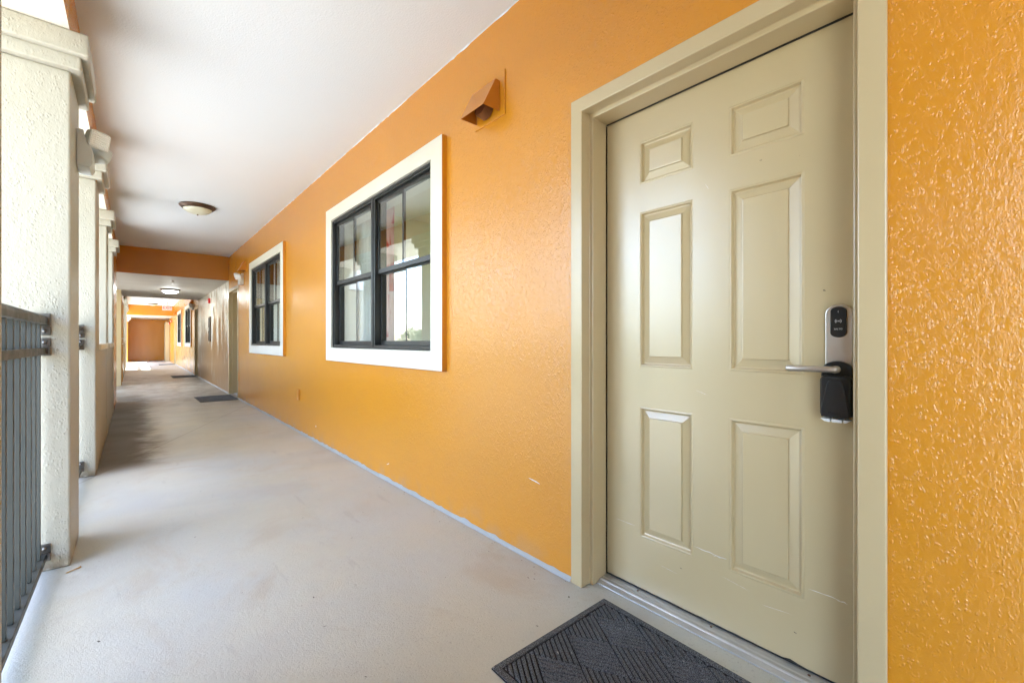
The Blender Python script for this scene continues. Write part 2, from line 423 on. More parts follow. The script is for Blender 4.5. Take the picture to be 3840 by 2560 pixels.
# scraped paint on the near wall
def chip(y, z, l, h, ang, mat):
    bm = bmesh.new(); up, dn = [], []
    for k in range(9):
        s = k / 8; e = math.sin(math.pi * s) ** .6 * h * (.5 + .5 * random.random())
        yy = (s - .5) * l; mid = .12 * h * math.sin(5 * s)
        for lst, sg in ((up, 1), (dn, -1)):
            a, b = yy, mid + sg * e * .5
            lst.append(bm.verts.new((W - .0012, y + a * math.cos(ang) - b * math.sin(ang), z + a * math.sin(ang) + b * math.cos(ang))))
    for k in range(8): bm.faces.new((up[k], up[k + 1], dn[k + 1], dn[k]))
    return obj('paint_chip', bm, mat, wa)
chip(1.455, .385, .080, .007, R(9), M['ivory'])
chip(3.02, .13, .05, .006, R(-20), M['ivory']); chip(3.3, .15, .03, .02, R(15), M['orange']); chip(4.72, .16, .03, .02, 0, M['ivory'])

ew = bxo('end_wall', (LX - .4, W - .002, Y1, Y1 + .2, 0, LOW + .015), M['orange'])
tag(ew, 'dark orange stucco wall closing the far end of the walkway', 'wall')
bw = bxo('end_wall', (LX - .4, W - .002, Y0 - .2, Y0, 0, LOW + .015), M['orange'])
tag(bw, 'orange stucco wall closing the covered passage behind the nearest beam', 'wall')

# ---- left side: solid wall pieces
lw = bxo('side_wall', (LX - .4, LX - .002, 8.66, 10.08, 0, HB + .25), M['orange'], None, .008)
tag(lw, 'short orange stucco wall right after the last pillar of the parapet', 'wall')
lw2 = obj('side_wall', wall_mesh(13.66, 17.14, 0, CH - .002, [(14.02, 15.02, -.1, 2.07)], LX - .002, LX - .2), M['sage'])
tag(lw2, 'dull sage wall holding the beige hinged door opposite the weathered wall', 'wall')
lw3 = bxo('side_wall', (LX - .4, LX - .002, 28.7, Y1, 0, CH - .002), M['orange'])
tag(lw3, 'orange wall on the open side beside the far end wall', 'wall')
lw4 = bxo('side_wall', (LX - .4, LX - .002, -.45, 1.488, 0, CH - .002), M['cream'], None, .008)
tag(lw4, 'rough cream stucco wall that shuts off the near end of the railing', 'wall')
# lobby recess behind the gap
bm = bmesh.new()
box(bm, -2.6, -2.5, 10.08, 13.66, 0, .30); box(bm, -2.5, LX - .405, 9.96, 10.078, 0, LOW); box(bm, -2.5, LX - .21, 13.662, 13.78, 0, LOW)
struct(obj('lobby_walls', bm, M['cream']))
struct(bxo('lobby_floor', (-2.6, -.662, 9.96, 13.78, -.22, -.002), M['floor']))
struct(bxo('lobby_roof', (-2.6, -.63, 9.96, 13.78, LOW + .03, CH), M['ceiling']))

# beige hinged door in the sage wall
d = thing('utility_door', 'beige utility door with three hinges and a pull handle in the sage side wall', 'door', (LX, 14.02, 0))
bxo('leaf', (-.06, -.015, .02, .98, .01, 2.05), M['ivory'], d, .002)
for zz in (.25, 1.02, 1.78): bxo('hinge', (-.014, .002, .03, .05, zz, zz + .11), M['steel_dark'], d, .002)
bm = bmesh.new(); box(bm, -.014, .035, .90, .915, .98, .995); box(bm, -.014, .035, .90, .915, 1.12, 1.135); box(bm, .022, .035, .90, .915, .995, 1.12)
obj('handle', bm, M['steel'], d, None, False, .003)
bm = bmesh.new(); box(bm, -.10, .006, -.05, .0, 0, 2.09); box(bm, -.10, .006, 1.0, 1.05, 0, 2.09); box(bm, -.10, .006, .0, 1.0, 2.07, 2.12)
obj('frame', bm, M['orange'], d, None, False, .003)

# ---- header over the columns (orange face, cream soffit), added sun-blocking eave and building mass
def header(y0, y1, label):
    bm = bmesh.new(); box(bm, -.62, LX, y0, y1, HB, CH - .001)
    o = obj('header_beam', bm, [M['orange'], M['trim']])
    for p in o.data.polygons:
        if p.normal.z < -.5 or p.normal.x < -.5: p.material_index = 1
    tag(o, label, 'beam')
header(-3.6, -.452, 'orange header beam over the open bays behind the nearest beam')  # unseen bays, opened behind the camera to brighten the near wall
header(1.49, 10.08, 'orange header beam with cream underside running over the near row of pillars')
header(17.14, 28.7, 'orange header beam over the far row of pillars by the exit sign')
struct(bxo('added_sun_eave', (-1.75, -.622, Y0, 20.6, CH, CH + .16), M['trim']))  # unseen eave, added to keep direct sun out of the near bays
struct(bxo('lower_storey', (-.62, 5.2, Y0, Y1 + .3, -3.2, -.222), M['cream']))

# ------------------------------------------------------------------ pillars
CS = 1.79; CB = .40
def make_column():
    t_ = thing('pillar', 'x', 'pillar', (0, 0, 0), 0, None)
    x0, x1 = LX - CB, LX
    bxo('shaft', (x0, x1, 0, CB, 0, 2.316), M['cream'], t_, .010, None, 3)
    bxo('capital_moulding', (x0 - .036, x1 + .036, -.036, CB + .036, 2.314, 2.378), M['cream'], t_, .006)
    bxo('capital_slab', (x0 - .064, x1 + .064, -.064, CB + .064, 2.376, HB - .001), M['cream'], t_, .008)
    return t_
colm = make_column()
col_y = [1.08 + CS * k for k in range(0, 5)]
names = [None,
         'rough cream stucco pillar carrying the grey twin-headed emergency light',
         'cream stucco pillar between the second railing and the start of the low parapet',
         'cream pillar rising midway along the near low parapet',
         'cream pillar where the near low parapet meets the short orange wall']
for k, y in enumerate(col_y):
    if k == 0: continue
    o = colm if k == 1 else dup(colm, (0, 0, 0))
    o.location = (0, y, 0); o['label'] = names[k]
far_y = [17.16, 18.95, 20.74, 22.53, 24.32]
fn = ['far pillar next to the sage side wall', 'far pillar midway along the far low parapet', 'far pillar where the far parapet ends and railing begins',
      'far pillar between the two far railings', 'far pillar in the sun between a far railing and the last opening']
dup(colm, (0, -2.13, 0), None, 'cream stucco pillar in the open bays behind the nearest beam')
lw5 = bxo('side_wall', (LX - .4, LX - .002, Y0, -3.6, 0, CH - .002), M['cream']); tag(lw5, 'cream wall piece where the open bays end behind the nearest beam', 'wall')
for y, nme in zip(far_y, fn): dup(colm, (0, y, 0), None, 'sunlit cream stucco ' + nme)

# low parapets
def parapet(y0, y1, label):
    t_ = thing('parapet', label, 'parapet', (0, y0, 0))
    L_ = y1 - y0
    bxo('wall_panel', (LX - .30, LX - .003, .001, L_ - .001, 0, .975), M['cream'], t_)
    bxo('sill_cap', (LX - .32, LX + .014, .002, L_ - .002, .974, 1.032), M['trim'], t_, .006)
    return t_
parapet(col_y[2] + CB, col_y[3], 'low cream stucco parapet with sill cap, first of two past the second railing')
parapet(col_y[3] + CB, col_y[4], 'low cream stucco parapet with sill cap ending at the short orange wall')
parapet(far_y[0] + CB, far_y[1], 'far low cream parapet next to the sage side wall')
parapet(far_y[1] + CB, far_y[2], 'far low cream parapet ending where the far railings start')

# ------------------------------------------------------------------ railings
RXC = -.318
def make_railing(L_):
    t_ = thing('railing', 'x', 'railing', (0, 0, 0))
    # rounded top rail
    prof = [(-.026, 1.128), (.026, 1.128), (.026, 1.150)] + [(.026 * math.cos(a), 1.150 + .022 * math.sin(a)) for a in [R(15 * k) for k in range(1, 12)]] + [(-.026, 1.150)]
    bm = bmesh.new(); prism(bm, [(RXC + p[0], p[1]) for p in prof], 'y', .012, L_ - .012); obj('top_rail', bm, M['rail'], t_)
    bxo('middle_rail', (RXC - .018, RXC + .018, .012, L_ - .012, .990, 1.022), M['rail'], t_, .003)
    bxo('bottom_rail', (RXC - .022, RXC + .022, .012, L_ - .012, .055, .082), M['rail'], t_, .003)
    pk = None; n = int(round((L_ - .10) / .107)); s = (L_ - .14) / (n - 1)
    for k in range(n):
        if pk is None: p = bxo('picket', (-.0095, .0095, -.0095, .0095, .083, 1.127), M['rail'], t_, .0015); pk = p
        else: p = pk.copy(); COL.objects.link(p); p.parent = t_
        p.location = (RXC, .07 + k * s, 0)
    for yy, sg in ((0., 1), (L_, -1)):
        for zz, hh in ((1.120, .058), (.985, .040), (.05, .036)):
            bm = bmesh.new()
            ya, yb = sorted((yy, yy + sg * .012)); box(bm, RXC - .033, RXC + .033, ya, yb, zz, zz + hh)
            lp = zz - .042 if zz > 1.05 else (zz + hh + .001)
            ya2, yb2 = sorted((yy + sg * .001, yy + sg * .006)); box(bm, RXC - .012, RXC + .034, ya2, yb2, lp, lp + .040)
            b_ = obj('bracket', bm, M['steel_dark'], t_, None, False, .002)
            bm = bmesh.new(); lathe(bm, [(.009, 0), (.009, .004), (.005, .008), (0, .009)], 10, Matrix.Translation((RXC + .014, yy + sg * .006, lp + .02)) @ Matrix.Rotation(-sg * R(90), 4, 'X'))
            obj('bolt', bm, M['steel_dark'], b_, None, True)
    return t_
rl = make_railing(CS - CB - .009)
rnames = [(col_y[0] + CB + .009, 'dark grey picket railing fixed to the pillar with the emergency light'),
          (col_y[1] + CB, 'dark grey picket railing fixed to the pillar where the low parapet starts'),
          (far_y[2] + CB, 'far dark picket railing next to the far parapet'),
          (far_y[3] + CB, 'far dark picket railing next to the last far opening')]
for k, (y, nm) in enumerate(rnames):
    o = rl if k == 0 else dup(rl, (0, 0, 0))
    o.location = (0, y, 0); o['label'] = nm

# ------------------------------------------------------------------ doors
def make_door(label, full=True):
    """local origin: outer corner of the frame (near jamb) at the wall plane on the floor; +x goes into the wall"""
    t_ = thing('entry_door', label, 'door')
    A, B, H = 0., DOOR_W, DOOR_H
    prof = [(.02, .0), (-.007, .0), (-.007, .060), (.047, .060), (.047, .078), (.160, .078), (.160, .0)]
    bm = bmesh.new(); rows = []
    for (x, o) in prof:
        rows.append([bm.verts.new(p) for p in ((x, B - o, 0), (x, B - o, H - o), (x, A + o, H - o), (x, A + o, 0))])
    for p, q in zip(rows, rows[1:] + rows[:1]):
        for k in range(3): bm.faces.new((p[k], p[k + 1], q[k + 1], q[k]))
    bm.faces.new([r_[0] for r_ in rows]); bm.faces.new([r_[3] for r_ in rows][::-1])
    obj('frame', bm, M['sage'], t_, None, False, .004, 3)
    ya, yb, zt, xf = A + .066, B - .066, H - .068, .150
    # leaf: front sheet with six panel openings + body behind
    cols = [(.212, .438), (.579, .805)]; rowz = [(.237, .779), (.945, 1.587), (1.703, 1.880)]
    # local y of panels measured from the near jamb
    cols = [(.395 - .178, .622 - .178), (.753 - .178, .979 - .178)]
    ys = [ya, *[c for p in cols for c in p], yb]; zs = [.020, *[c for p in rowz for c in p], zt]
    bm = bmesh.new()
    for i in range(len(ys) - 1):
        for j in range(len(zs) - 1):
            if i in (1, 3) and j in (1, 3, 5): continue
            bm.faces.new([bm.verts.new(p) for p in ((xf, ys[i], zs[j]), (xf, ys[i], zs[j + 1]), (xf, ys[i + 1], zs[j + 1]), (xf, ys[i + 1], zs[j]))])
    bmesh.ops.remove_doubles(bm, verts=bm.verts, dist=1e-5)
    box(bm, xf + .012, xf + .045, ya, yb, .020, zt)
    leaf = obj('leaf', bm, M['sage'], t_)
    for p in leaf.data.polygons: p.use_smooth = False
    pp = [(0, 0), (.0025, .0016), (.006, .0024), (.0085, .0016), (.012, -.0095), (.0165, -.011), (.019, -.010), (.042, -.002), (.0445, .0030), (.047, .0034)]
    for (c0, c1) in cols:
        for (z0, z1) in rowz:
            bm = bmesh.new(); loops = []
            for (ins, dep) in pp:
                loops.append([bm.verts.new((xf - dep, *q)) for q in ((c0 + ins, z0 + ins), (c1 - ins, z0 + ins), (c1 - ins, z1 - ins), (c0 + ins, z1 - ins))])
            for p, q in zip(loops[:-1], loops[1:]):
                for k in range(4): bm.faces.new((p[k], p[(k + 1) % 4], q[(k + 1) % 4], q[k]))
            bm.faces.new(loops[-1])
            obj('panel', bm, M['sage'], leaf)
    # dark gap and sweep
    bm = bmesh.new()
    box(bm, xf - .010, xf + .004, yb - .012, yb - .0085, .018, zt); box(bm, xf - .008, xf + .004, ya + .012, yb - .012, zt - .0125, zt - .0095)
    obj('weatherstrip', bm, M['rubber'], t_)
    bm = bmesh.new(); n = 40; pr = None
    for k in range(n + 1):
        y = ya + .012 + (yb - ya - .024) * k / n
        up = .0235 + (.010 * max(0, math.sin(k * .9 + 1)) * random.random() if k < 14 else .002 * random.random())
        cur = [bm.verts.new((xf - .0025, y, .016)), bm.verts.new((xf - .0012, y, up))]
        if pr: bm.faces.new((pr[0], cur[0], cur[1], pr[1]))
        pr = cur
    obj('door_sweep', bm, M['rubber'], t_)
    # threshold
    tp = [(.073, .001), (.074, .006), (.092, .0135), (.0925, .0120), (.095, .0150), (.0955, .0135), (.100, .0165), (.112, .0168), (.1125, .0155), (.116, .0170), (.1165, .0158), (.120, .0172), (.152, .0175), (.158, .0175), (.158, .001)]
    bm = bmesh.new(); prism(bm, tp, 'y', .080, DOOR_W - .080); th = obj('threshold', bm, M['alu'], t_)
    for yy in (.20, .50, .80):
        bm = bmesh.new(); lathe(bm, [(.0048, 0), (.0045, .0012), (0, .0016)], 10, Matrix.Translation((.132, yy, .0172))); obj('screw', bm, M['rust'], th)
    # lock: local centre y
    ly, xs = .305 - .178, xf
    pw = .0335
    def capsule(hw, z0, z1, rise, n=12):
        pts = [(ly - hw, z0 + rise)]
        pts = []
        for k in range(n + 1):
            a = math.pi * k / n; pts.append((ly + hw * math.cos(a), z1 - rise + rise * math.sin(a)))
        for k in range(n + 1):
            a = math.pi + math.pi * k / n; pts.append((ly + hw * math.cos(a), z0 + rise + rise * math.sin(a)))
        return pts
    bm = bmesh.new(); prism(bm, capsule(pw, .855, 1.160, .027), 'x', xs - .013, xs + .002)
    lk = obj('lock_plate', bm, M['steel'], t_, None, False, .0025, 3)
    lever = bmesh.new()
    lathe(lever, [(.018, 0), (.018, .014), (.0105, .016), (.0105, .055)], 20, Matrix.Translation((xs - .012, ly, .968)) @ Matrix.Rotation(-R(90), 4, 'Y'))
    lathe(lever, [(0, 0), (.0088, .001), (.0095, .003), (.0095, .126), (.0088, .1285), (0, .129)], 20, Matrix.Translation((xs - .060, ly - .006, .968)) @ Matrix.Rotation(-R(90), 4, 'X'))
    obj('lever', lever, M['steel'], lk, None, True)
    if full:
        bm = bmesh.new(); prism(bm, capsule(.0200, 1.062, 1.154, .0145), 'x', xs - .019, xs - .012); obj('card_reader', bm, M['blk'], lk, None, False, .002, 2)
        me = text_mesh('SALTO', .0066, .0003, 1.02)
        o = link('lettering', me, M['ink'], lk); o.rotation_euler = (R(90), 0, R(-90)); o.location = (xs - .0193, ly, 1.0868)
        bm = bmesh.new()
        for (r0, r1) in ((.0036, .0047), (.0066, .0079)):
            for s in (-1, 1):
                pr = None
                for k in range(9):
                    a = R(-42 + 84 * k / 8)
                    cur = [bm.verts.new((xs - .0194, ly + s * r_ * math.cos(a), 1.1105 + r_ * math.sin(a))) for r_ in (r0, r1)]
                    if pr: bm.faces.new((pr[0], pr[1], cur[1], cur[0]))
                    pr = cur
        bm.faces.new([bm.verts.new((xs - .0194, ly + .0016 * math.cos(R(45 * k)), 1.1105 + .0016 * math.sin(R(45 * k)))) for k in range(8)])
        bm.faces.new([bm.verts.new((xs - .0194, ly + p[0], 1.1385 + p[1])) for p in ((-.0004, -.003), (.0004, -.003), (.0004, .003), (-.0004, .003))])
        obj('wave_symbol', bm, M['ink'], lk)
    return t_
door1 = make_door('sage six-panel entry door with electronic lock, key box on its lever and charcoal mat'); door1.location = (W, DOORS[0], 0)
door2 = make_door('sage entry door in shadow where the orange wall meets the weathered wall', False); door2.location = (W, DOORS[1], 0)
dup(door2, (W, DOORS[2], 0), None, 'sage entry door between the weathered wall and the far windows')
dup(door2, (W, DOORS[3], 0), None, 'far sage entry door between the last far window and the far beam')
# the far passage door near the end wall
dup(door2, (W - .165, 29.2, 0), None, 'farthest sage door standing beside the dark orange end wall')

def scuff(y, z, l, h, ang, mat, parent):
    bm = bmesh.new(); up, dn = [], []
    for k in range(9):
        q = k / 8; e = math.sin(math.pi * q) ** .5 * h * (.3 + .7 * random.random()); yy = (q - .5) * l; mid = random.uniform(-.4, .4) * h
        for lst, sg in ((up, 1), (dn, -1)):
            b_ = mid + sg * e * .5
            lst.append(bm.verts.new((.1490, y - .178 + yy * math.cos(ang) - b_ * math.sin(ang), z + yy * math.sin(ang) + b_ * math.cos(ang))))
    for k in range(8): bm.faces.new((up[k], up[k + 1], dn[k + 1], dn[k]))
    obj('scuff', bm, mat, parent)
leaf1 = [c_ for c_ in door1.children if c_.name.startswith('leaf')][0]
for (y_, z_, l_, h_, a_) in ((.69, .276, .120, .0042, 2), (.655, .272, .05, .005, -3), (.345, .276, .085, .0035, -2), (.30, .274, .03, .004, 3), (1.05, .275, .10, .0018, 1), (.60, .20, .10, .0012, 8), (.47, .17, .09, .0012, -5), (.85, .15, .07, .0012, 5), (.72, .86, .05, .001, 20), (.70, 1.62, .03, .001, 60)):
    scuff(y_, z_, l_, h_, R(a_), M['ivory'], leaf1)
for (y_, z_) in ((.343, 1.206), (.80, .175), (.42, .12), (.52, 1.66)): scuff(y_, z_, .008, .004, R(20), M['rubber'], leaf1)
# key box on the lever
kb = thing('key_lockbox', 'black key lock box with pale base hanging from the steel door lever', 'lock box', (W + .15, .305, .80))
def rrect(hw, hh, r, n=5):
    pts = []
    for cx, cz, a0 in ((hw - r, hh - r, 0), (-hw + r, hh - r, 90), (-hw + r, -hh + r, 180), (hw - r, -hh + r, 270)):
        for k in range(n + 1): a = R(a0 + 90 * k / n); pts.append((cx + r * math.cos(a), cz + r * math.sin(a)))
    return pts
bm = bmesh.new(); rings = []
for (x, s, dz) in ((-.014, .97, 0), (-.018, 1., 0), (-.046, 1., 0), (-.056, .95, 0), (-.060, .84, .001)):
    rings.append([bm.verts.new((x, p[0] * s, .0885 + p[1] * (s * .5 + .5) + dz)) for p in rrect(.0385, .062, .014)])
for a, b in zip(rings[:-1], rings[1:]):
    n = len(a)
    for k in range(n): bm.faces.new((a[k], a[(k + 1) % n], b[(k + 1) % n], b[k]))
bm.faces.new(rings[0]); bm.faces.new(rings[-1])
obj('body', bm, M['blk'], kb, None, False, .001, 2)
bm = bmesh.new(); prism(bm, [(-.033, .030), (.033, .030), (.033, .052), (.019, .126), (.013, .138), (-.013, .138), (-.019, .126), (-.033, .052)], 'x', -.0640, -.0590)
obj('front_cover', bm, M['blk'], kb, None, False, .0018, 3)
bm = bmesh.new(); pts = []
for k in range(13): a = math.pi * k / 12; pts.append((.035 * math.cos(a), .168 + .024 * math.sin(a)))
pts += [(-.038, .150), (-.038, .144), (.038, .144), (.038, .150)]
prism(bm, pts, 'x', -.040, -.014); obj('shackle_cover', bm, M['blk'], kb, None, False, .003, 3)
for (y0_, y1_) in ((-.037, -.0195), (-.0155, .0085), (.0125, .037)):
    bm = bmesh.new(); prism(bm, [(y0_ * (1 if abs(y0_) < .03 else .97), .0235), (y1_ * (1 if abs(y1_) < .03 else .97), .0235), (y1_ if abs(y1_) < .03 else y1_ * .70, .0155 if abs(y1_) > .03 else .0145), (y0_ if abs(y0_) < .03 else y0_ * .70, .0155 if abs(y0_) > .03 else .0145)], 'x', -.057, -.018)
    obj('base_trim', bm, M['whitep'], kb, None, False, .001)
me = text_mesh('Master', .0105, .0004, .95); o = link('lettering', me, M['emboss'], kb); o.rotation_euler = (R(90), 0, R(-90)); o.location = (-.0642, .002, .0425)
me = text_mesh('Lock', .0055, .0004, .95); o = link('lettering', me, M['emboss'], kb); o.rotation_euler = (R(90), 0, R(-90)); o.location = (-.0642, -.011, .0355)

# ------------------------------------------------------------------ windows
def make_window(label):
    t_ = thing('window', label, 'window', (0, 0, 0), 0, None)
    L_, z0, z1, b = WIN_W, WZ0, WZ1, .137
    iz0, iz1 = .990, 2.196
    bm = bmesh.new()
    def ringbox(bm, y0, y1, za, zb, y2, y3, zc, zd, x0, x1):
        o = [(y0, za), (y1, za), (y1, zb), (y0, zb)]; i = [(y2, zc), (y3, zc), (y3, zd), (y2, zd)]
        vs = {}
        for nm, pts in (('o', o), ('i', i)):
            for xk, x in ((0, x0), (1, x1)): vs[nm, xk] = [bm.verts.new((x, *p)) for p in pts]
        for k in range(4):
            k2 = (k + 1) % 4
            bm.faces.new((vs['o', 0][k], vs['o', 0][k2], vs['i', 0][k2], vs['i', 0][k]))
            bm.faces.new((vs['o', 1][k], vs['i', 1][k], vs['i', 1][k2], vs['o', 1][k2]))
            bm.faces.new((vs['o', 0][k], vs['o', 1][k], vs['o', 1][k2], vs['o', 0][k2]))
            bm.faces.new((vs['i', 0][k], vs['i', 0][k2], vs['i', 1][k2], vs['i', 1][k]))
    ringbox(bm, 0, L_, z0, z1, b, L_ - b, iz0, iz1, -.034, .004)
    tr_ = obj('trim', bm, [M['trim'], M['orange']], t_)
    for p in tr_.data.polygons:
        c_ = p.center
        if abs(p.normal.x) < .5 and (c_.y < .01 or c_.y > L_ - .01 or c_.z < z0 + .01 or c_.z > z1 - .01): p.material_index = 1
    md = tr_.modifiers.new('bevel', 'BEVEL'); md.width = .004; md.segments = 2; md.limit_method = 'ANGLE'
    bm = bmesh.new(); ringbox(bm, b - .004, L_ - b + .004, iz0 - .004, iz1 + .004, b + .012, L_ - b - .012, iz0 + .012, iz1 - .012, .088, .206)
    obj('inner_reveal', bm, M['trim'], t_)
    # frame
    ya, yb = b + .001, L_ - b - .001; za, zb = iz0 + .001, iz1 - .001; f = .030
    bm = bmesh.new(); ringbox(bm, ya, yb, za, zb, ya + f, yb - f, za + f, zb - f, -.012, .085)
    obj('frame', bm, M['black_alu'], t_, None, False, .002)
    bm = bmesh.new(); ringbox(bm, ya + .004, yb - .004, za + .004, zb - .004, ya + .016, yb - .016, za + .016, zb - .016, -.020, -.0125)
    obj('frame_lip', bm, M['black_alu'], t_, None, False, .0015)
    ym = (ya + yb) / 2; bxo('mullion', (-.014, .087, ym - .034, ym + .034, za + f, zb - f), M['black_alu'], t_, .003)
    bxo('mullion_cover', (-.021, -.0145, ym - .012, ym + .022, za + .018, zb - .018), M['black_alu'], t_, .002)
    zm = 1.594
    for (u0, u1) in ((ya + f, ym - .034), (ym + .034, yb - f)):
        for nm, s0, s1, xa, fr in (('upper_sash', zm - .012, zb - f, .022, .020), ('lower_sash', za + f, zm + .012, .048, .019)):
            bm = bmesh.new(); ringbox(bm, u0 + .001, u1 - .001, s0, s1, u0 + fr, u1 - fr, s0 + (.034 if nm == 'lower_sash' else .036), s1 - (.026 if nm == 'upper_sash' else .034), xa - .011, xa + .013)
            s_ = obj(nm, bm, M['black_alu'], t_, None, False, .002)
            g0, g1 = s0 + .030, s1 - .024; mu = (u0 + u1) / 2
            bxo('muntin', (xa - .0115, xa + .0105, mu - .008, mu + .008, g0, g1), M['black_alu'], s_, .0015)
            for (p0, p1) in ((u0 + fr - .006, mu - .0085), (mu + .0085, u1 - fr + .006)):
                hw = (p1 - p0) / 2   # panes turned a little to steer which pillar they reflect
                po = bxo('pane', (-.0015, .0015, -hw, hw, g0, g1), M['glass'], s_, 0., (xa, (p0 + p1) / 2, 0)); po.rotation_euler = (0, 0, R(2.6))
    return t_
def room(y0):
    xb = 4.6; bm = bmesh.new(); box(bm, WB + .003, xb, y0 - .6, y0 + WIN_W + .6, .0, 2.6)
    bm.faces.ensure_lookup_table()
    for f in [f for f in bm.faces if abs(f.calc_center_median().x - (WB + .003)) < 1e-3 or abs(f.calc_center_median().x - xb) < 1e-3]: bm.faces.remove(f)
    o = struct(obj('room_shell', bm, M['room']))
    struct(obj('room_back_wall', wall_mesh(y0 - .6, y0 + WIN_W + .6, 0, 2.6, [(y0 - .3, y0 + WIN_W + .3, .1, 2.45)], xb + .003, xb + .2), M['room']))  # unseen opening added here so daylight brightens the room
win = make_window('large cream-trimmed black window with red and white curtains next to the vent hood'); win.location = (W, WINS[0], 0)
wl = ['black double window with white curtain next to the shadowed sage door and wall light',
      'far black double window beside the door past the weathered wall', 'farthest black double window before the far beam']
for y, lb in zip(WINS[1:], wl): dup(win, (W, y, 0), None, lb)
for y in WINS: room(y)
def curtain(y0, y1, z0, z1, x, mat, waves, amp, name, label):
    bm = bmesh.new(); n = waves * 10; rows = []
    for j in range(7):
        z = z0 + (z1 - z0) * j / 6; row = []
        pin = 1 - .10 * (j / 6)
        for k in range(n + 1):
            s = k / n; ph = 2 * math.pi * waves * s
            row.append(bm.verts.new((x + amp * math.sin(ph + .3 * math.sin(ph * .37)) * (1 - .35 * j / 6), y0 + (y1 - y0) * ((s - .5) * pin + .5) + .012 * math.sin(3 * s + j * .5), z)))
        rows.append(row)
    for a, b in zip(rows[:-1], rows[1:]):
        for k in range(n): bm.faces.new((a[k], a[k + 1], b[k + 1], b[k]))
    o = obj(name, bm, mat, None, None, True)
    md = o.modifiers.new('thickness', 'SOLIDIFY'); md.thickness = .003
    tag(o, label, 'curtain')
curtain(3.70, 4.40, .85, 2.27, 1.69, M['sheer'], 9, .018, 'sheer_curtain', 'white sheer curtain gathered behind the large window, beside the red curtain')
curtain(3.36, 3.56, .85, 2.24, 1.655, M['redcurtain'], 2, .012, 'patterned_curtain', 'red curtain with oval pattern hanging behind the large window')
curtain(7.25, 8.15, .85, 2.27, 1.72, M['sheer'], 9, .024, 'sheer_curtain', 'white sheer curtain behind the second window along the orange wall')

# ------------------------------------------------------------------ vent hoods
def make_vent(label):
    t_ = thing('vent_hood', label, 'vent')
    bxo('flange', (-.008, .001, 0, .255, 2.219, 2.452), M['orange'], t_, .002)
    y0, y1 = .040, .238
    prof = [(-.009, 2.248), (-.115, 2.246), (-.036, 2.405), (-.009, 2.405)]
    bm = bmesh.new()
    V = {}
    for yk, y in ((0, y0), (1, y1)):
        V[yk] = [bm.verts.new((p[0], y, p[1])) for p in prof]
    bm.faces.new(V[0]); bm.faces.new(V[1][::-1])
    for a, b in ((1, 2), (2, 3)): bm.faces.new((V[0][a], V[1][a], V[1][b], V[0][b]))
    o = obj('hood', bm, M['vent'], t_); md = o.modifiers.new('thickness', 'SOLIDIFY'); md.thickness = .0016; md.offset = 0
    bm = bmesh.new(); lathe(bm, [(.050, 0), (.050, .05), (.044, .05), (.044, .0)], 24, Matrix.Translation((-.008, .139, 2.285)) @ Matrix.Rotation(-R(78), 4, 'Y'), False)
    lathe(bm, [(.0, .046), (.046, .046), (.046, .042), (0, .042)], 24, Matrix.Translation((-.008, .139, 2.285)) @ Matrix.Rotation(-R(78), 4, 'Y'), False)
    obj('duct_collar', bm, M['duct'], t_, None, False)
    return t_
t = NT('vent_orange_paint'); M['vent'] = t.fin(t.mix(t.noise(12., 3), (.50, .19, .02), (.58, .23, .03)), .32)
M['duct'] = simple('dark_duct', (.16, .06, .02), .5)  # darker and browner than the hood paint
v1 = make_vent('orange painted metal vent hood between the nearest door and the large window'); v1.location = (W, 1.665, 0)
dup(v1, (W, 8.33, 0), None, 'orange painted vent hood above the white twin wall light')
dup(v1, (W, 17.05, 0), None, 'far orange vent hood past the weathered wall')
dup(v1, (W, 24.1, 0), None, 'farthest orange vent hood past the last far window')

# ------------------------------------------------------------------ ceiling lamps
def make_lamp(label, bowl):
    t_ = thing('ceiling_lamp', label, 'ceiling lamp')
    bm = bmesh.new(); lathe(bm, [(.165, 0), (.188, -.004), (.190, -.012), (.186, -.017), (.158, -.044), (.150, -.046), (.148, -.030)], 40, None, False); obj('rim', bm, M['bronze'], t_, None, True)
    bm = bmesh.new(); lathe(bm, [(.149 * math.cos(R(a)), -.038 - .066 * math.sin(R(a))) for a in range(0, 90, 9)] + [(0, -.104)], 40, None, False); obj('glass_bowl', bm, bowl, t_, None, True)
    bm = bmesh.new(); lathe(bm, [(.0, -.100), (.006, -.104), (.006, -.108), (.0095, -.112), (.007, -.119), (0, -.121)], 14, None, False); obj('finial', bm, M['bronze'], t_, None, True)
    return t_
l1 = make_lamp('unlit alabaster bowl ceiling lamp with bronze rim on the white ceiling before the first beam', M['bowl']); l1.location = (.60, 6.62, CH)
l2 = make_lamp('lit bowl ceiling lamp glowing white under the dropped ceiling', M['bowl_lit']); l2.location = (.64, 12.75, LOW)
dup(l1, (.64, 24.9, CH), None, 'far unlit bowl ceiling lamp beside the exit sign')

